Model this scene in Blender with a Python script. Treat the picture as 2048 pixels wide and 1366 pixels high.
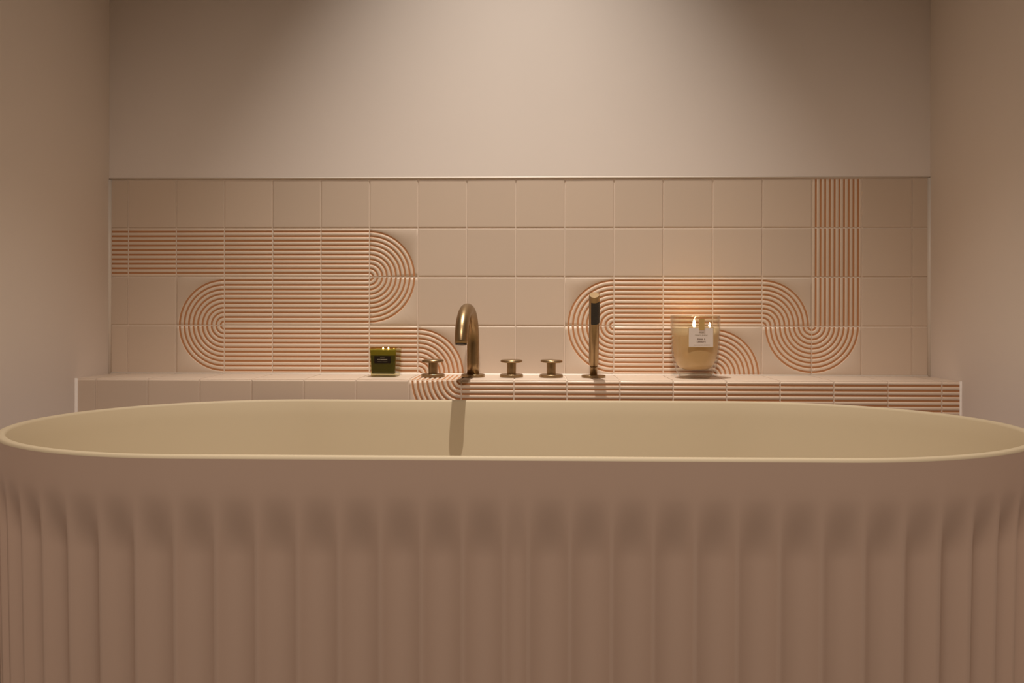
import bpy, bmesh, math, random
from mathutils import Matrix, Vector

# ------------------------------------------------------------------ clearing
for o in list(bpy.data.objects):
    bpy.data.objects.remove(o, do_unlink=True)
scene = bpy.context.scene
C = scene.collection
PI = math.pi

# ------------------------------------------------------------------ camera
cam_data = bpy.data.cameras.new('camera')
cam_data.sensor_width = 36.0
cam_data.lens = 36.0 * 1782.12 / 2048.0
cam_data.shift_y = -55.0 / 2048.0
cam_data.clip_start = 0.02
cam = bpy.data.objects.new('camera', cam_data)
C.objects.link(cam)
cam.matrix_world = (Matrix.Translation((0.0366, -2.0, 0.75676)) @ Matrix.Rotation(0.02561, 4, 'Z')
                    @ Matrix.Rotation(PI / 2, 4, 'X') @ Matrix.Rotation(0.00176, 4, 'Z'))
scene.camera = cam

# ------------------------------------------------------------------ world, exposure
world = bpy.data.worlds.new('world')
scene.world = world
world.use_nodes = True
world.node_tree.nodes['Background'].inputs[0].default_value = (0, 0, 0, 1)
world.node_tree.nodes['Background'].inputs[1].default_value = 1.0
vs = scene.view_settings
vs.view_transform = 'Standard'
vs.look = 'None'
vs.exposure = 0.0
vs.gamma = 1.0
vs.use_curve_mapping = False

# ------------------------------------------------------------------ lamp settings (the fittings are built below)
CEIL = 2.70
LAMPS = [
    # name, position, aim, power, colour, cone (deg), blend, radius
    # the one lamp over the ledge and tub (it throws the spout's shadow into the basin) and the room's own
    # ceiling lamp on the near side, both out of the picture, at ceiling height
    ('tub_ceiling_lamp_offscreen', (0.0, -0.46, CEIL - 0.02), (0.0, -0.46, 0.0), 190.0, (1.0, 0.92, 0.82), 60, 1.0, 0.012),
    ('room_ceiling_lamp_offscreen', (0.0, -2.60, CEIL - 0.02), (0.0, -1.30, 0.6), 190.0, (1.0, 0.83, 0.69), 80, 1.0, 0.05),
]

# ------------------------------------------------------------------ materials
def principled(name, color, rough=0.5, metal=0.0, spec=0.5, ior=1.5):
    m = bpy.data.materials.new(name)
    m.use_nodes = True
    b = m.node_tree.nodes['Principled BSDF']
    b.inputs['Base Color'].default_value = (*color, 1)
    b.inputs['Roughness'].default_value = rough
    b.inputs['Metallic'].default_value = metal
    b.inputs['IOR'].default_value = ior
    if 'Specular IOR Level' in b.inputs:
        b.inputs['Specular IOR Level'].default_value = spec
    return m, m.node_tree, b

def noise_tint(nt, b, color, amount, scale, detail=3.0, coord='Object'):
    tc = nt.nodes.new('ShaderNodeTexCoord')
    n = nt.nodes.new('ShaderNodeTexNoise')
    n.inputs['Scale'].default_value = scale
    n.inputs['Detail'].default_value = detail
    r = nt.nodes.new('ShaderNodeMapRange')
    r.inputs['To Min'].default_value = 1 - amount
    r.inputs['To Max'].default_value = 1 + amount
    mx = nt.nodes.new('ShaderNodeMix')
    mx.data_type = 'RGBA'
    mx.blend_type = 'MULTIPLY'
    mx.inputs['Factor'].default_value = 1
    mx.inputs[6].default_value = (*color, 1)
    nt.links.new(tc.outputs[coord], n.inputs['Vector'])
    nt.links.new(n.outputs['Fac'], r.inputs['Value'])
    nt.links.new(r.outputs['Result'], mx.inputs[7])
    nt.links.new(mx.outputs[2], b.inputs['Base Color'])
    return n

def bump(nt, b, scale, strength, dist=0.001, detail=4):
    tc = nt.nodes.new('ShaderNodeTexCoord')
    n = nt.nodes.new('ShaderNodeTexNoise')
    n.inputs['Scale'].default_value = scale
    n.inputs['Detail'].default_value = detail
    bp = nt.nodes.new('ShaderNodeBump')
    bp.inputs['Strength'].default_value = strength
    bp.inputs['Distance'].default_value = dist
    nt.links.new(tc.outputs['Object'], n.inputs['Vector'])
    nt.links.new(n.outputs['Fac'], bp.inputs['Height'])
    nt.links.new(bp.outputs['Normal'], b.inputs['Normal'])

M = {}
PLASTER = (0.82, 0.73, 0.665)
m, nt, b = principled('plaster', PLASTER, 0.75, spec=0.25)
noise_tint(nt, b, PLASTER, 0.02, 6.0)
bump(nt, b, 60, 0.05)
M['plaster'] = m

TILE = (0.65, 0.525, 0.42)
def tile_material(name, color, rough):
    m, nt, b = principled(name, color, rough, spec=0.35)
    oi = nt.nodes.new('ShaderNodeObjectInfo')
    r = nt.nodes.new('ShaderNodeMapRange')
    r.inputs['To Min'].default_value = 0.965
    r.inputs['To Max'].default_value = 1.035
    mx = nt.nodes.new('ShaderNodeMix')
    mx.data_type = 'RGBA'
    mx.blend_type = 'MULTIPLY'
    mx.inputs['Factor'].default_value = 1
    mx.inputs[6].default_value = (*color, 1)
    nt.links.new(oi.outputs['Random'], r.inputs['Value'])
    nt.links.new(r.outputs['Result'], mx.inputs[7])
    nt.links.new(mx.outputs[2], b.inputs['Base Color'])
    bump(nt, b, 25, 0.04, 0.001, 2)
    return m
M['tile'] = tile_material('tile_glaze', TILE, 0.38)
M['rib'] = tile_material('tile_rib_glaze', (0.74, 0.60, 0.48), 0.28)
M['groove'] = tile_material('tile_groove_clay', (0.50, 0.235, 0.105), 0.6)

m, nt, b = principled('grout', (0.80, 0.67, 0.56), 0.85, spec=0.2)
bump(nt, b, 300, 0.2, 0.0005)
M['grout'] = m
m, nt, b = principled('white_trim', (0.82, 0.74, 0.66), 0.4)
noise_tint(nt, b, (0.82, 0.74, 0.66), 0.02, 15)
M['trim'] = m
m, nt, b = principled('room_paint', (0.28, 0.20, 0.15), 0.8, spec=0.2)
noise_tint(nt, b, (0.28, 0.20, 0.15), 0.04, 5)
M['room_paint'] = m
m, nt, b = principled('ceiling_paint', (0.75, 0.70, 0.64), 0.9, spec=0.1)
noise_tint(nt, b, (0.75, 0.70, 0.64), 0.02, 4)
M['ceiling'] = m
m, nt, b = principled('floor_stone', (0.12, 0.085, 0.06), 0.55)
noise_tint(nt, b, (0.12, 0.085, 0.06), 0.2, 9)
M['floor'] = m
m, nt, b = principled('bath_outside', (0.64, 0.47, 0.37), 0.40, spec=0.6)
noise_tint(nt, b, (0.64, 0.47, 0.37), 0.015, 5)
M['bath_out'] = m
m, nt, b = principled('bath_inside', (0.50, 0.41, 0.28), 0.60, spec=0.25)
noise_tint(nt, b, (0.50, 0.41, 0.28), 0.015, 5)
M['bath_in'] = m

def brushed(name, color, rough):
    m, nt, b = principled(name, color, rough, metal=1.0)
    noise_tint(nt, b, color, 0.12, 120, 2)
    return m
M['brass'] = brushed('aged_brass', (0.345, 0.24, 0.13), 0.36)
M['brass_dark'] = brushed('aged_brass_dark', (0.20, 0.13, 0.07), 0.4)
M['gold'] = brushed('gold_foil', (0.88, 0.63, 0.26), 0.5)
m, nt, b = principled('nozzle_rubber', (0.025, 0.02, 0.018), 0.5)
noise_tint(nt, b, (0.025, 0.02, 0.018), 0.2, 80)
M['rubber'] = m

def clear_glass(name, tint):
    m = bpy.data.materials.new(name)
    m.use_nodes = True
    nt = m.node_tree
    nt.nodes.clear()
    out = nt.nodes.new('ShaderNodeOutputMaterial')
    mix = nt.nodes.new('ShaderNodeMixShader')
    tr = nt.nodes.new('ShaderNodeBsdfTransparent')
    tr.inputs[0].default_value = (*tint, 1)
    gl = nt.nodes.new('ShaderNodeBsdfGlossy')
    gl.inputs['Roughness'].default_value = 0.03
    lw = nt.nodes.new('ShaderNodeLayerWeight')
    pw = nt.nodes.new('ShaderNodeMath')
    pw.operation = 'POWER'
    pw.inputs[1].default_value = 3.0
    fr = nt.nodes.new('ShaderNodeMapRange')
    fr.inputs['To Min'].default_value = 0.03
    fr.inputs['To Max'].default_value = 0.7
    nt.links.new(lw.outputs['Facing'], pw.inputs[0])
    nt.links.new(pw.outputs[0], fr.inputs['Value'])
    nt.links.new(fr.outputs[0], mix.inputs[0])
    nt.links.new(tr.outputs[0], mix.inputs[1])
    nt.links.new(gl.outputs[0], mix.inputs[2])
    nt.links.new(mix.outputs[0], out.inputs[0])
    return m
M['glass'] = clear_glass('clear_glass', (0.95, 0.94, 0.90))
M['green_glass'] = clear_glass('green_tinted_glass', (0.90, 0.86, 0.62))

def wax(name, color, trans):
    m = bpy.data.materials.new(name)
    m.use_nodes = True
    nt = m.node_tree
    b = nt.nodes['Principled BSDF']
    b.inputs['Roughness'].default_value = 0.45
    noise_tint(nt, b, color, 0.05, 40)
    t = nt.nodes.new('ShaderNodeBsdfTranslucent')
    t.inputs[0].default_value = (*color, 1)
    mix = nt.nodes.new('ShaderNodeMixShader')
    mix.inputs[0].default_value = trans
    nt.links.new(b.outputs[0], mix.inputs[1])
    nt.links.new(t.outputs[0], mix.inputs[2])
    nt.links.new(mix.outputs[0], nt.nodes['Material Output'].inputs[0])
    return m
M['wax_ivory'] = wax('ivory_wax', (0.86, 0.68, 0.44), 0.25)
M['wax_green'] = wax('green_wax', (0.088, 0.098, 0.026), 0.15)
M['wax_melt'] = wax('melted_green_wax', (0.42, 0.40, 0.08), 0.6)
M['paper_black'] = principled('black_label_paper', (0.018, 0.012, 0.008), 0.9, spec=0.05)[0]
M['paper_white'] = principled('white_label_card', (0.72, 0.62, 0.56), 0.6)[0]
M['ink_dark'] = principled('dark_ink', (0.16, 0.10, 0.075), 0.7)[0]
M['ink_faint'] = principled('faint_ink', (0.36, 0.29, 0.22), 0.7)[0]
M['ink_light'] = principled('light_ink', (0.42, 0.36, 0.26), 0.7)[0]
M['ink_light2'] = principled('dim_light_ink', (0.15, 0.12, 0.07), 0.7)[0]
M['wick'] = principled('burnt_wick', (0.03, 0.02, 0.015), 0.9)[0]

def emitter(name, color, strength):
    m = bpy.data.materials.new(name)
    m.use_nodes = True
    nt = m.node_tree
    nt.nodes.clear()
    out = nt.nodes.new('ShaderNodeOutputMaterial')
    e = nt.nodes.new('ShaderNodeEmission')
    e.inputs[0].default_value = (*color, 1)
    e.inputs[1].default_value = strength
    nt.links.new(e.outputs[0], out.inputs[0])
    return m
M['flame'] = emitter('candle_flame', (1.0, 0.62, 0.28), 55.0)
M['lens'] = principled('frosted_lens', (0.8, 0.76, 0.70), 0.4)[0]

# ------------------------------------------------------------------ helpers
def mesh_from(bm, name, mats, smooth=False):
    me = bpy.data.meshes.new(name)
    bmesh.ops.recalc_face_normals(bm, faces=bm.faces[:])
    if smooth:
        for f in bm.faces:
            f.smooth = True
    bm.to_mesh(me)
    bm.free()
    for mt in (mats if isinstance(mats, (list, tuple)) else [mats]):
        me.materials.append(M[mt])
    return me

def link(name, me, parent=None, matrix=None):
    o = bpy.data.objects.new(name, me)
    C.objects.link(o)
    if parent is not None:
        o.parent = parent
    if matrix is not None:
        o.matrix_local = matrix
    return o

def obj(name, bm, mats, parent=None, smooth=False, matrix=None):
    return link(name, mesh_from(bm, name, mats, smooth), parent, matrix)

def tag(o, label, cat, group=None):
    o['label'] = label
    o['category'] = cat
    if group:
        o['group'] = group
    return o

def struct(o, label=None):
    o['kind'] = 'structure'
    if label:
        o['label'] = label
    return o

def thing(name, loc, label, cat, group=None, rotz=0.0):
    e = bpy.data.objects.new(name, None)
    e.empty_display_size = 0.03
    C.objects.link(e)
    e.location = loc
    e.rotation_euler = (0, 0, rotz)
    return tag(e, label, cat, group)

def box(bm, x0, x1, y0, y1, z0, z1, bev=0.0, mat=0):
    v = [bm.verts.new((x, y, z)) for z in (z0, z1) for y in (y0, y1) for x in (x0, x1)]
    F = [bm.faces.new([v[i] for i in q]) for q in
         ((0, 2, 3, 1), (4, 5, 7, 6), (0, 1, 5, 4), (2, 6, 7, 3), (0, 4, 6, 2), (1, 3, 7, 5))]
    for f in F:
        f.material_index = mat
    if bev > 0:
        es = {e for f in F for e in f.edges}
        bmesh.ops.bevel(bm, geom=list(es), offset=bev, segments=2, profile=0.6, affect='EDGES')
    return F

def lathe(bm, prof, seg=40, mat=0, cap0=True, cap1=True):
    rings = []
    for r, z in prof:
        rings.append([bm.verts.new((r * math.cos(2 * PI * k / seg), r * math.sin(2 * PI * k / seg), z)) for k in range(seg)])
    for a, b_ in zip(rings[:-1], rings[1:]):
        for k in range(seg):
            f = bm.faces.new((a[k], a[(k + 1) % seg], b_[(k + 1) % seg], b_[k]))
            f.material_index = mat
    if cap0:
        bm.faces.new(rings[0]).material_index = mat
    if cap1:
        bm.faces.new(rings[-1]).material_index = mat

def tube(bm, pts, radii, seg=24):
    rings = []
    n = len(pts)
    ref = Vector((1, 0, 0))
    for i, p in enumerate(pts):
        t = (pts[min(i + 1, n - 1)] - pts[max(i - 1, 0)]).normalized()
        u = (ref - t * ref.dot(t)).normalized()
        w = t.cross(u)
        r = radii[i] if isinstance(radii, (list, tuple)) else radii
        rings.append([bm.verts.new(p + u * (r * math.cos(2 * PI * k / seg)) + w * (r * math.sin(2 * PI * k / seg))) for k in range(seg)])
    for a, b_ in zip(rings[:-1], rings[1:]):
        for k in range(seg):
            bm.faces.new((a[k], a[(k + 1) % seg], b_[(k + 1) % seg], b_[k]))
    bm.faces.new(rings[0])
    bm.faces.new(rings[-1])

# ------------------------------------------------------------------ the room
XL, XR = -0.930, 0.9125          # side walls
YF = -4.6                        # wall behind the camera
LEDGE_Z, LEDGE_Y = 0.62, -0.1474
P = 0.11                         # tile pitch
X1 = -0.8866                     # first full joint
TILE_TOP = LEDGE_Z + 4 * P

YN, RX = -1.25, 2.4              # alcove opens here; unseen room beyond shaped wide and dark to cut bounced light
bm = bmesh.new(); box(bm, -RX - .1, RX + .1, YF - .1, .1, -.1, 0.0)
struct(obj('floor', bm, 'floor'))
bm = bmesh.new(); box(bm, -RX - .1, RX + .1, YF - .1, .1, CEIL, CEIL + .1)
struct(obj('ceiling', bm, 'ceiling'))
bm = bmesh.new(); box(bm, XL - .1, XL, YN, .1, 0, CEIL)
struct(obj('wall_left', bm, 'plaster'))
bm = bmesh.new(); box(bm, XR, XR + .1, YN, .1, 0, CEIL)
struct(obj('wall_right', bm, 'plaster'))
for nm, x0, x1, y0, y1 in (('wall_left_return', -RX, XL - .1, YN, YN + .1), ('wall_right_return', XR + .1, RX, YN, YN + .1),
                           ('wall_left_room', -RX - .1, -RX, YF, YN), ('wall_right_room', RX, RX + .1, YF, YN),
                           ('wall_front', -RX, RX, YF - .1, YF)):
    bm = bmesh.new(); box(bm, x0, x1, y0, y1, 0, CEIL)
    struct(obj(nm, bm, 'room_paint'))
bm = bmesh.new()
box(bm, XL, XR, -0.0010, .1, TILE_TOP + .002, CEIL, mat=0)
box(bm, XL, XR, 0.0015, .1, 0, TILE_TOP + .002, mat=1)
wall_back = struct(obj('wall_back', bm, ['plaster', 'grout']))

# skirting along both side walls
for nm, xa, xb in (('baseboard_left', XL, XL + .014), ('baseboard_right', XR - .014, XR)):
    bm = bmesh.new()
    box(bm, xa, xb, YN, LEDGE_Y - .001, 0, .143, bev=.003)
    struct(obj(nm, bm, 'trim'))

# ledge under the tiled band: carcass with mortar faces
bm = bmesh.new()
box(bm, XL, XR, LEDGE_Y + .0015, 0.0015, 0, LEDGE_Z - .0015)
ledge = struct(obj('wall_ledge', bm, 'grout'))

# slim rounded plaster bead along the top of the tiling and sealant beads in the corners
def bead(name, p0, p1, r, mat='trim'):
    bm = bmesh.new()
    n = (p1 - p0).normalized()
    a = n.orthogonal().normalized()
    c = n.cross(a)
    k = 10
    r0 = [bm.verts.new(p0 + (a * math.cos(2 * PI * i / k) + c * math.sin(2 * PI * i / k)) * r) for i in range(k)]
    r1 = [bm.verts.new(p1 + (a * math.cos(2 * PI * i / k) + c * math.sin(2 * PI * i / k)) * r) for i in range(k)]
    for i in range(k):
        bm.faces.new((r0[i], r0[(i + 1) % k], r1[(i + 1) % k], r1[i]))
    bm.faces.new(r0); bm.faces.new(r1)
    return struct(obj(name, bm, mat, smooth=True))
bead('trim_1', Vector((XL, 0.0002, TILE_TOP + .003)), Vector((XR, 0.0002, TILE_TOP + .003)), .0022)
bead('trim_2', Vector((XL + .001, 0.0, LEDGE_Z)), Vector((XL + .001, 0.0, TILE_TOP)), .0045)
bead('trim_3', Vector((XR - .001, 0.0, LEDGE_Z)), Vector((XR - .001, 0.0, TILE_TOP)), .0045)
bead('trim_4', Vector((XL, 0.0, LEDGE_Z)), Vector((XR, 0.0, LEDGE_Z)), .0028)
bead('trim_5', Vector((XL + .001, LEDGE_Y, .30)), Vector((XL + .001, LEDGE_Y, LEDGE_Z)), .0040, 'plaster')
bead('trim_6', Vector((XR - .001, LEDGE_Y, .30)), Vector((XR - .001, LEDGE_Y, LEDGE_Z)), .0028, 'plaster')

# ------------------------------------------------------------------ tiles (face towards -Y at y = 0)
GAP = .0010            # half joint
EDGE, DROP = .0028, .0007
BACK = .006

def close_back(bm):
    be = [e for e in bm.edges if e.is_boundary]
    r = bmesh.ops.extrude_edge_only(bm, edges=be)
    for v in r['geom']:
        if isinstance(v, bmesh.types.BMVert):
            v.co.y = BACK
    for f in bm.faces:
        if all(abs(v.co.y - BACK) < 1e-9 or True for v in f.verts) and any(abs(v.co.y - BACK) < 1e-9 for v in f.verts):
            f.material_index = 0
            f.smooth = False

GW = .00205            # half groove width
def groove_profile(size):
    """list of (position from one edge, depth, material of the following strip)"""
    pr = []
    for i in range(10):
        c = (0.075 + 0.0944 * i) * P
        pr += [(c - GW - .0011, .0002, 0), (c - GW, .0007, 1), (c - GW * .7, .0012, 1),
               (c + GW * .7, .0012, 1), (c + GW, .0007, 0), (c + GW + .0011, .0002, 0)]
        if i < 9:
            pr.append((c + .0472 * P, 0.0, 0))
    return pr

def grid_sheet(bm, xs, prof):
    """xs: list of (x, extra depth); prof: list of (z, depth, mat)"""
    rows = [[bm.verts.new((x, d + e, z)) for (x, e) in xs] for (z, d, _) in prof]
    for j in range(len(rows) - 1):
        for i in range(len(xs) - 1):
            f = bm.faces.new((rows[j][i], rows[j][i + 1], rows[j + 1][i + 1], rows[j + 1][i]))
            f.material_index = prof[j][2]
            f.smooth = prof[j][2] == 0

def xs_for(w):
    h = w / 2 - GAP
    return [(-h, DROP * .5), (-h + EDGE * .4, DROP * .15), (-h + EDGE, 0), (-h + EDGE * 1.3, 0), (h - EDGE * 1.3, 0), (h - EDGE, 0), (h - EDGE * .4, DROP * .15), (h, DROP * .5)]

def plain_tile(w, h):
    bm = bmesh.new()
    k = h / 2 - GAP
    pr = [(-k, DROP, 0), (-k + EDGE * .4, DROP * .35, 0), (-k + EDGE, 0, 0), (-k + EDGE * 1.3, 0, 0), (k - EDGE * 1.3, 0, 0), (k - EDGE, 0, 0), (k - EDGE * .4, DROP * .35, 0), (k, DROP, 0)]
    grid_sheet(bm, xs_for(w), pr)
    close_back(bm)
    return mesh_from(bm, 'plain_tile', ['tile'])

def fluted_tile(length):
    bm = bmesh.new()
    k = P / 2
    pr = [(-k + GAP, DROP, 0), (-k + GAP + EDGE, 0, 0)]
    pr += [(z - k, d, m_) for z, d, m_ in groove_profile(P)]
    pr += [(k - GAP - EDGE, 0, 0), (k - GAP, DROP, 0)]
    h = length / 2 - GAP
    grid_sheet(bm, [(-h, DROP * .6), (-h + EDGE * .5, 0), (h - EDGE * .5, 0), (h, DROP * .6)], pr)
    close_back(bm)
    return mesh_from(bm, 'fluted_tile', ['rib', 'groove'])

def curved_tile():
    bm = bmesh.new()
    pr = [(.0010, 0, 0)] + groove_profile(P)
    S1, S2 = P - GAP - EDGE, P - GAP
    N = 18
    cols = []
    for t in range(N + 1):
        a = PI / 2 * t / N
        ca, sa = math.cos(a), math.sin(a)
        mx = max(ca, sa)
        col = [(r, d, m_) for r, d, m_ in pr] + [(S1 / mx, 0, 0), (S2 / mx, DROP, 0)]
        cols.append([bm.verts.new((r * ca, d, r * sa)) for r, d, m_ in col])
    mats = [m_ for _, _, m_ in pr][:-1] + [2, 2]
    for t in range(N):
        for j in range(len(mats)):
            f = bm.faces.new((cols[t][j], cols[t][j + 1], cols[t + 1][j + 1], cols[t + 1][j]))
            f.material_index = mats[j]
            f.smooth = mats[j] != 1
    for no in ((1, 0, 0), (0, 0, 1)):
        bmesh.ops.bisect_plane(bm, geom=bm.verts[:] + bm.edges[:] + bm.faces[:], dist=1e-6,
                               plane_co=(GAP, 0, GAP), plane_no=no, clear_inner=True)
    bmesh.ops.translate(bm, verts=bm.verts[:], vec=(-P / 2, 0, -P / 2))
    close_back(bm)
    return mesh_from(bm, 'curved_tile', ['rib', 'groove', 'tile'])

me_plain = plain_tile(P, P)
me_flute = fluted_tile(P)
me_curve = curved_tile()
ROT = {'BL': 0, 'TL': 1, 'TR': 2, 'BR': 3}

# column k lies between joint k and joint k+1; column 0 and 17 are cut at the side walls
def joint(k):
    return XL + .002 if k == 0 else (XR - .002 if k == 18 else X1 + (k - 1) * P)

wl, wr = joint(1) - joint(0), joint(18) - joint(17)
me_plain_l, me_plain_r = plain_tile(wl, P), plain_tile(wr, P)
me_flute_l, me_flute_r = fluted_tile(wl), fluted_tile(wr)

PATTERN = [dict(), dict(), dict(), dict()]
PATTERN[0][15] = 'V'
for c in range(0, 6): PATTERN[1][c] = 'H'
PATTERN[1].update({6: 'BL', 15: 'V'})
PATTERN[2].update({2: 'BR', 3: 'H', 4: 'H', 5: 'H', 6: 'TL', 10: 'BR', 11: 'H', 12: 'H', 13: 'H', 14: 'BL', 15: 'V'})
PATTERN[3].update({2: 'TR', 3: 'H', 4: 'H', 5: 'H', 6: 'H', 7: 'BL', 10: 'TR', 11: 'H', 12: 'H', 13: 'BL', 14: 'TR', 15: 'TL'})

def place_tile(kind, col, parent, base):
    """base: matrix that carries a tile face from the x-z plane to its cell"""
    if kind is None:
        me = me_plain_l if col == 0 else me_plain_r if col == 17 else me_plain
        return link('tile', me, parent, base)
    if kind == 'H':
        me = me_flute_l if col == 0 else me_flute_r if col == 17 else me_flute
        return link('fluted_tile', me, parent, base)
    if kind == 'V':
        return link('fluted_tile', me_flute, parent, base @ Matrix.Rotation(PI / 2, 4, 'Y'))
    return link('curved_tile', me_curve, parent, base @ Matrix.Rotation(ROT[kind] * PI / 2, 4, 'Y'))

rnd = random.Random(4)
def jitter():
    return (Matrix.Rotation(rnd.uniform(-.0012, .0012), 4, 'X') @ Matrix.Rotation(rnd.uniform(-.0012, .0012), 4, 'Z')
            @ Matrix.Translation((0, rnd.uniform(-.0001, .0001), 0)))
for row in range(4):
    for col in range(18):
        xc = (joint(col) + joint(col + 1)) / 2
        zc = TILE_TOP - (row + .5) * P
        place_tile(PATTERN[row].get(col), col, wall_back, Matrix.Translation((xc, 0, zc)) @ jitter())
# front of the ledge
for col in range(18):
    xc = (joint(col) + joint(col + 1)) / 2
    kind = None if col < 7 else ('TR' if col == 7 else 'H')
    place_tile(kind, col, ledge, Matrix.Translation((xc, LEDGE_Y, LEDGE_Z - .0015 - P / 2)) @ jitter())
# top of the ledge
top_d = -LEDGE_Y - .001
me_top, me_top_l, me_top_r = plain_tile(P, top_d), plain_tile(wl, top_d), plain_tile(wr, top_d)
me_top_f = fluted_tile(top_d)
up = Matrix.Rotation(-PI / 2, 4, 'X')
along = Matrix(((0, 0, -1, 0), (1, 0, 0, 0), (0, -1, 0, 0), (0, 0, 0, 1)))
for col in range(18):
    xc = (joint(col) + joint(col + 1)) / 2
    T = Matrix.Translation((xc, LEDGE_Y / 2 + .0005, LEDGE_Z))
    if col == 7:
        link('fluted_tile', me_top_f, ledge, T @ along)
    else:
        link('tile', me_top_l if col == 0 else me_top_r if col == 17 else me_top, ledge, T @ up)

# ------------------------------------------------------------------ bathtub
def bath_outline(n, a_straight, ex, ey):
    pts = []
    K = 400
    pts += [Vector((a_straight * t / 100.0, -ey, 0)) for t in range(0, 100)]
    pts += [Vector((a_straight + ex * math.sin(PI * t / K), -ey * math.cos(PI * t / K), 0)) for t in range(K)]
    pts += [Vector((a_straight - 2 * a_straight * t / 200.0, ey, 0)) for t in range(200)]
    pts += [Vector((-a_straight - ex * math.sin(PI * t / K), ey * math.cos(PI * t / K), 0)) for t in range(K)]
    pts += [Vector((-a_straight + a_straight * t / 100.0, -ey, 0)) for t in range(0, 100)]
    L = [0]
    for p, q in zip(pts, pts[1:] + pts[:1]):
        L.append(L[-1] + (q - p).length)
    tot = L[-1]
    out = []
    j = 0
    for i in range(n):
        s = tot * i / n
        while L[j + 1] < s:
            j += 1
        f = (s - L[j]) / max(L[j + 1] - L[j], 1e-9)
        out.append(pts[j].lerp(pts[(j + 1) % len(pts)], f))
    return out, tot

BX, BY, BZ = 0.0020, -0.552, 0.582
NB = 1180
outl, perim = bath_outline(NB, 0.412, 0.384, 0.363)
norm = []
for i in range(NB):
    t = (outl[(i + 1) % NB] - outl[i - 1]).normalized()
    norm.append(Vector((t.y, -t.x, 0)))
# concave flutes between crisp ridges, laid out to both sides of a narrow middle flute
S_MID, W_MID = 0.0127, 0.0296
half = perim / 2 - W_MID / 2
N_SIDE = round(half / 0.0515)
lam = half / N_SIDE
def flute_depth(s_):
    d = (s_ - S_MID + perim / 2) % perim - perim / 2
    a = abs(d)
    if a < W_MID / 2:
        v = 0.5 + a / W_MID
        k = W_MID / lam
    else:
        v = ((a - W_MID / 2) / lam) % 1.0
        k = 1.0
    return k * max(0.0, 1 - abs(2 * v - 1) ** 2.1)
DEPTH = [flute_depth(perim * i / NB) for i in range(NB)]
def smooth01(t):
    t = max(0.0, min(1.0, t))
    return t * t * (3 - 2 * t)

def ring(bm, off, z, flute=0.0):
    """flute: 0 no fluting, 1 full depth"""
    r = []
    for i in range(NB):
        o = off
        if flute > 0:
            o -= FL * DEPTH[i] * flute
        p = outl[i] + norm[i] * o
        r.append(bm.verts.new((p.x, p.y, z)))
    return r

def skin(bm, rings):
    for a, b_ in zip(rings[:-1], rings[1:]):
        for i in range(NB):
            bm.faces.new((a[i], a[(i + 1) % NB], b_[(i + 1) % NB], b_[i]))

tub = thing('bathtub', (BX, BY, 0), 'large oval freestanding bathtub with vertically fluted dusty pink outside', 'bathtub')
FL = .0120
bm = bmesh.new()
rows = [(0, BZ - .004, 0)]
zs = [.570, .550, .535] + [.530 - .002 * k for k in range(42)] + [.444, .440, .43, .38, .32, .26, .20, .14, .08, .04, .015, 0.0]
for z in zs:
    rows.append((-(BZ - z) * .02, z, smooth01((.540 - z) / .085)))
rings = [ring(bm, o, z, f) for o, z, f in rows]
skin(bm, rings)
bm.faces.new(rings[-1])
obj('outer_shell', bm, 'bath_out', tub, smooth=True)
bm = bmesh.new()
rows = [(0, BZ - .004, 0), (-.0013, BZ - .001, 0), (-.004, BZ, 0), (-.008, BZ, 0), (-.0105, BZ, 0), (-.0125, BZ - .0008, 0), (-.0140, BZ - .004, 0)]
for k in range(1, 15):
    t = k / 14
    rows.append((-.0140 - .085 * t, BZ - .004 - .37 * t, 0))
for k in range(1, 9):
    a = PI / 2 * k / 8
    rows.append((-.0990 - .075 * math.sin(a) - .01 * k / 8, .208 - .060 * (1 - math.cos(a)), 0))
rows.append((-.26, .1465, 0)); rows.append((-.33, .146, 0))
rings = [ring(bm, o, z, f) for o, z, f in rows]
skin(bm, rings)
bm.faces.new(rings[-1])
o = obj('basin', bm, 'bath_in', tub, smooth=True)
o['label'] = 'smooth cream basin and thin rim'

# ------------------------------------------------------------------ brassware on the ledge
FY = -0.072
def rosette(parent, r=.0255, h=.0065):
    bm = bmesh.new()
    lathe(bm, [(r - .0008, -.0003), (r, .0006), (r, h - .0010), (r - .0010, h), (.012, h)], 48)
    return obj('rosette', bm, 'brass', parent, smooth=False)

def tap_handle(x, label, rot):
    t = thing('tap_handle', (x, FY, LEDGE_Z), label, 'tap handle', 'round tap handles on the ledge', rot)
    rosette(t)
    bm = bmesh.new()
    lathe(bm, [(.0098, .006), (.0098, .031), (.0092, .033)], 36)
    obj('stem', bm, 'brass', t, smooth=False)
    bm = bmesh.new()
    lathe(bm, [(.020, .0320), (.0228, .0326), (.0238, .0342), (.0238, .0356), (.0228, .0372), (.021, .0378), (.006, .0383)], 48)
    d = obj('wheel', bm, 'brass', t, smooth=True)
    d.rotation_euler = (math.radians(1.0), math.radians(-1.2), 0)
    return t
tap_handle(-.184, 'brass tap handle standing between the green candle and the bath spout', .3)
tap_handle(-.0137, 'brass tap handle right beside the curved bath spout, away from the candles', .9)
tap_handle(.0723, 'brass tap handle standing next to the hand shower', 1.7)

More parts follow.
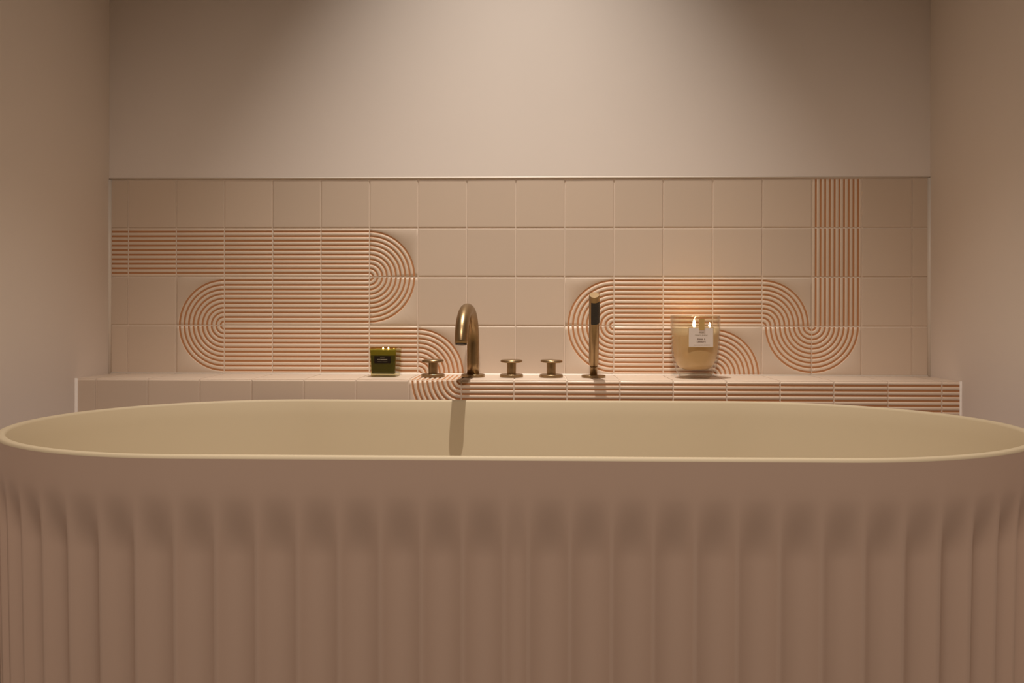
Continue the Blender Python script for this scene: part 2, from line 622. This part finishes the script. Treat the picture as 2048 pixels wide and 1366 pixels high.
t = thing('bath_spout', (-.0971, FY, LEDGE_Z), 'tall curved brass bath spout arching over the tub', 'bath spout', rotz=-math.radians(4))
rosette(t, .0255, .0065)
R_, RZ, zc = .085, .068, .0775
path = [Vector((0, 0, .005)), Vector((0, 0, .03)), Vector((0, 0, .055)), Vector((0, 0, zc - .004))]
for k in range(0, 25):
    a = PI * k / 24 * .97
    path.append(Vector((0, -R_ + R_ * math.cos(a), zc + RZ * math.sin(a))))
last, prev = path[-1], path[-2]
path.append(last + (last - prev).normalized() * .006)
bm = bmesh.new()
tube(bm, path, .0132, 32)
obj('neck', bm, 'brass', t, smooth=True)
bm = bmesh.new()
d = (path[-1] - path[-2]).normalized()
tube(bm, [path[-1] - d * .002, path[-1] + d * .0022], [.0118, .0112], 24)
obj('aerator', bm, 'rubber', t)

# hand shower in its holder, leaning out over the tub
LEAN = math.radians(34)
h = thing('shower_holder', (.1635, FY, LEDGE_Z), 'round brass holder carrying the hand shower', 'shower holder')
rosette(h, .026, .0055)
tilt = Matrix.Rotation(math.radians(-3), 4, 'Z') @ Matrix.Rotation(LEAN, 4, 'X')
bm = bmesh.new()
lathe(bm, [(.0080, .000), (.0080, .006), (.0084, .027), (.0072, .028), (.0072, .031)], 36)
obj('sleeve', bm, 'brass', h, smooth=False, matrix=Matrix.Translation((0, 0, .004)) @ tilt)
s = thing('hand_shower', (.1635, FY, LEDGE_Z + .004), 'slim brass stick hand shower leaning out of its holder', 'hand shower')
bm = bmesh.new()
lathe(bm, [(.0070, .0295), (.0092, .0300), (.0100, .0335), (.0104, .040), (.0110, .19), (.0110, .2060)], 44, cap1=False)
obj('handle', bm, 'brass', s, smooth=True, matrix=tilt)
bm = bmesh.new()
lathe(bm, [(.0110, .2060), (.0107, .2069), (.0100, .2073)], 44)
obj('end_cap', bm, 'brass', s, matrix=tilt)
# spray plate wrapped on the front right of the head
bm = bmesh.new()
A0, A1, NA = math.radians(-126), math.radians(-8), 12
r_in, r_out = .0104, .01125
grid = {}
for i in range(NA + 1):
    a = A0 + (A1 - A0) * i / NA
    for j, z in enumerate((.141, .194)):
        for k, r in enumerate((r_in, r_out)):
            grid[i, j, k] = bm.verts.new((r * math.cos(a), r * math.sin(a), z))
for i in range(NA):
    bm.faces.new((grid[i, 0, 1], grid[i + 1, 0, 1], grid[i + 1, 1, 1], grid[i, 1, 1]))
    bm.faces.new((grid[i, 0, 0], grid[i + 1, 0, 0], grid[i + 1, 0, 1], grid[i, 0, 1]))
    bm.faces.new((grid[i, 1, 0], grid[i + 1, 1, 0], grid[i + 1, 1, 1], grid[i, 1, 1]))
for i in (0, NA):
    bm.faces.new((grid[i, 0, 0], grid[i, 1, 0], grid[i, 1, 1], grid[i, 0, 1]))
plate = obj('spray_plate', bm, 'rubber', s, matrix=tilt)
plate['label'] = 'black rubber spray plate'
bm = bmesh.new()
for i in range(7):
    a = A0 + (A1 - A0) * (i + .7) / 7.4
    for j in range(11):
        z = .1445 + .0046 * j
        mt = Matrix.Translation((.0113 * math.cos(a), .0113 * math.sin(a), z))
        bmesh.ops.create_uvsphere(bm, u_segments=6, v_segments=4, radius=.0006, matrix=mt)
nz = obj('nozzles', bm, 'rubber', plate)
nz['kind'] = 'stuff'

# ------------------------------------------------------------------ candles
def flame_mesh(r, hgt):
    bm = bmesh.new()
    prof = []
    for k in range(0, 13):
        t = k / 12
        rr = r * (math.sin(PI * min(1, t * 1.0) ** .62)) ** .9 if 0 < t < 1 else .0001
        prof.append((max(rr, .0001), hgt * t))
    lathe(bm, prof, 16)
    return bm

def wick_mesh(hgt):
    bm = bmesh.new()
    tube(bm, [Vector((0, 0, -.006)), Vector((0, 0, hgt * .5)), Vector((.0008, 0, hgt))], .0007, 8)
    return bm

def scribble(width, height, seed, words):
    """a line of print too small to read: rows of short strokes"""
    rnd = random.Random(seed)
    bm = bmesh.new()
    x = -width / 2
    tot = sum(words) + .6 * (len(words) - 1)
    u = width / tot
    for wi, n in enumerate(words):
        for k in range(n):
            w = u * .78
            st = u * .20
            kind = rnd.randrange(4)
            if kind in (0, 1, 3):
                box(bm, x, x + st, -.00010, .00006, -height / 2, height / 2)
            if kind in (1, 2):
                box(bm, x + w - st, x + w, -.00010, .00006, -height / 2, height / 2)
            for q in ((0, 1), (0, .5), (0, .5, 1), (.5, 1))[kind]:
                zz = -height / 2 + q * (height * .82)
                box(bm, x, x + w, -.00011, .00006, zz, zz + height * .18)
            x += u
        x += u * .6
    return bm

# green candle in a square glass
G = thing('green_candle', (-.2895, -.0575, LEDGE_Z), 'small square glass candle with green wax and black label', 'candle', rotz=math.radians(-4))
def rounded_square(hx, rad, n=4):
    pts = []
    for cx, cy, a0 in ((1, 1, 0), (-1, 1, 90), (-1, -1, 180), (1, -1, 270)):
        for k in range(n + 1):
            a = math.radians(a0 + 90 * k / n)
            pts.append((cx * (hx - rad) + rad * math.cos(a), cy * (hx - rad) + rad * math.sin(a)))
    return pts
def square_loft(bm, levels, cap0=True, cap1=True):
    rings = [[bm.verts.new((x, y, z)) for x, y in rounded_square(hx, rad)] for hx, rad, z in levels]
    n = len(rings[0])
    for a, b_ in zip(rings[:-1], rings[1:]):
        for k in range(n):
            bm.faces.new((a[k], a[(k + 1) % n], b_[(k + 1) % n], b_[k]))
    if cap0: bm.faces.new(rings[0])
    if cap1: bm.faces.new(rings[-1])
bm = bmesh.new()
square_loft(bm, [(.0255, .003, 0), (.0268, .004, .0012), (.0275, .004, .010), (.0298, .004, .0625), (.0293, .0035, .0630),
                 (.0283, .003, .0628), (.0258, .003, .0072), (.0245, .003, .0068)])
obj('glass_jar', bm, 'green_glass', G)
bm = bmesh.new()
square_loft(bm, [(.0243, .003, .0068), (.0255, .003, .0074), (.0273, .003, .0470)])
obj('wax', bm, 'wax_green', G)
bm = bmesh.new()
square_loft(bm, [(.0272, .003, .0466), (.0279, .003, .0580), (.0270, .003, .0582)])
mw = obj('melted_wax', bm, 'wax_melt', G)
mw['label'] = 'clear melted wax below the flames'
LBL = Matrix.Translation((-.0003, -.0289, .0378)) @ Matrix.Rotation(math.radians(-2.5), 4, 'X')
bm = bmesh.new(); box(bm, -.0178, .0178, -.00035, .0004, -.0078, .0078)
lb = obj('label', bm, 'paper_black', G, matrix=LBL)
for (w, hh, z, sd, words, mt) in ((.010, .0014, .0045, 1, [5], 'ink_light2'), (.022, .0022, .0000, 2, [9], 'ink_light'), (.022, .0013, -.0045, 3, [6, 6], 'ink_light2')):
    o = obj('lettering', scribble(w, hh, sd, words), mt, lb, matrix=Matrix.Translation((.0005, -.00036, z)))
for dx in (-.0062, .0055):
    obj('wick', wick_mesh(.003), 'wick', G, matrix=Matrix.Translation((dx, .002, .0585)))
    f = obj('flame', flame_mesh(.0015, .0046), 'flame', G, smooth=True, matrix=Matrix.Translation((dx, .002, .0590)))

# large candle in a rounded tumbler
B = thing('large_candle', (.3811, -.0765, LEDGE_Z), 'large ivory candle in a clear rounded tumbler with white gold-edged label', 'candle')
outer = [(.0005, .0004), (.026, .0), (.0300, .0006), (.0335, .0040), (.0395, .0130), (.0450, .0270), (.0490, .0450), (.0512, .0650), (.0524, .0900), (.0527, .1325)]
inner = [(.0515, .1340), (.0503, .1325), (.0500, .0900), (.0484, .0650), (.0452, .0450), (.0400, .0300), (.0340, .0222), (.0250, .0182), (.0005, .0172)]
bm = bmesh.new(); lathe(bm, outer + inner, 64)
obj('glass_tumbler', bm, 'glass', B, smooth=True)
wz = .1075
bm = bmesh.new()
lathe(bm, [(.0005, .0175), (.0248, .0185), (.0336, .0226), (.0396, .0303), (.0448, .0452), (.0480, .0652), (.0496, .0900), (.0498, wz + .0008), (.0485, wz), (.0005, wz - .0006)], 56)
obj('wax', bm, 'wax_ivory', B, smooth=True)
for dx, dy, r, hg in ((-.0034, -.006, .0034, .0190), (.0302, -.002, .0022, .0112)):
    obj('wick', wick_mesh(.004), 'wick', B, matrix=Matrix.Translation((dx, dy, wz)))
    obj('flame', flame_mesh(r, hg), 'flame', B, smooth=True, matrix=Matrix.Translation((dx, dy, wz + .0012)))
CARD = Matrix.Translation((.0020, -.0545, .0885)) @ Matrix.Rotation(math.radians(3), 4, 'Z')
bm = bmesh.new(); box(bm, -.0268, .0268, -.0006, .0006, -.0210, .0210)
card = obj('label_plate', bm, 'gold', B, matrix=CARD)
card['label'] = 'white label card with thin gold edge'
bm = bmesh.new(); box(bm, -.0256, .0256, -.0004, .0002, -.0198, .0198)
face = obj('card_face', bm, 'paper_white', card, matrix=Matrix.Translation((0, -.0006, 0)))
for (w, hh, x, z, sd, words, mt) in ((.011, .0020, .0010, .0100, 11, [3, 3], 'ink_faint'), (.027, .0020, .0010, .0050, 12, [6, 6], 'ink_faint'),
                                     (.0130, .0034, -.0018, -.0036, 13, [6], 'ink_dark'), (.0185, .0032, .0006, -.0090, 14, [8], 'ink_dark'),
                                     (.034, .0013, .0020, -.0158, 15, [8, 3, 7], 'ink_faint')):
    obj('lettering', scribble(w, hh, sd, words), mt, card, matrix=Matrix.Translation((x, -.00102, z)))
fc = bpy.data.curves.new('ampersand', 'FONT')
fc.body = '&'; fc.size = .0055; fc.align_x = 'CENTER'; fc.extrude = .00006
fc.materials.append(M['ink_dark'])
amp = bpy.data.objects.new('lettering', fc)
C.objects.link(amp)
dg = bpy.context.evaluated_depsgraph_get()
ame = bpy.data.meshes.new_from_object(amp.evaluated_get(dg))
bpy.data.objects.remove(amp, do_unlink=True)
link('lettering', ame, card, Matrix.Translation((.0078, -.00104, -.0055)) @ Matrix.Rotation(PI / 2, 4, 'X'))
bm = bmesh.new()
box(bm, -.0058, .0058, -.0012, .0002, -.0040, .0190)
box(bm, -.0058, .0058, -.0012, .0040, .0182, .0190)
obj('gold_tab', bm, 'gold', B, matrix=Matrix.Translation((.0035, -.0556, .1085)) @ Matrix.Rotation(math.radians(3), 4, 'Z'))

# ------------------------------------------------------------------ lamps
for nm, pos, aim, power, col, cone, blend, rad in LAMPS:
    if nm == 'tub_ceiling_lamp_offscreen':
        L = thing('ceiling_downlight', (pos[0], pos[1], CEIL), 'recessed downlight in the ceiling nearer the tiled wall', 'downlight')
        bm = bmesh.new()
        lathe(bm, [(.036, -.002), (.038, -.006), (.046, -.006), (.048, -.002), (.048, .001)], 40, cap0=False, cap1=False)
        obj('ring', bm, 'trim', L, smooth=True)
        bm = bmesh.new()
        lathe(bm, [(.001, -.0015), (.037, -.0015)], 40, cap0=True, cap1=False)
        obj('lens', bm, 'lens', L)
    ld = bpy.data.lights.new(nm, 'SPOT')
    ld.energy = power
    ld.color = col
    ld.spot_size = math.radians(cone)
    ld.spot_blend = blend
    ld.shadow_soft_size = rad
    lo = bpy.data.objects.new(nm, ld)
    C.objects.link(lo)
    lo.location = pos
    lo.rotation_euler = (Vector(aim) - Vector(pos)).to_track_quat('-Z', 'Y').to_euler()
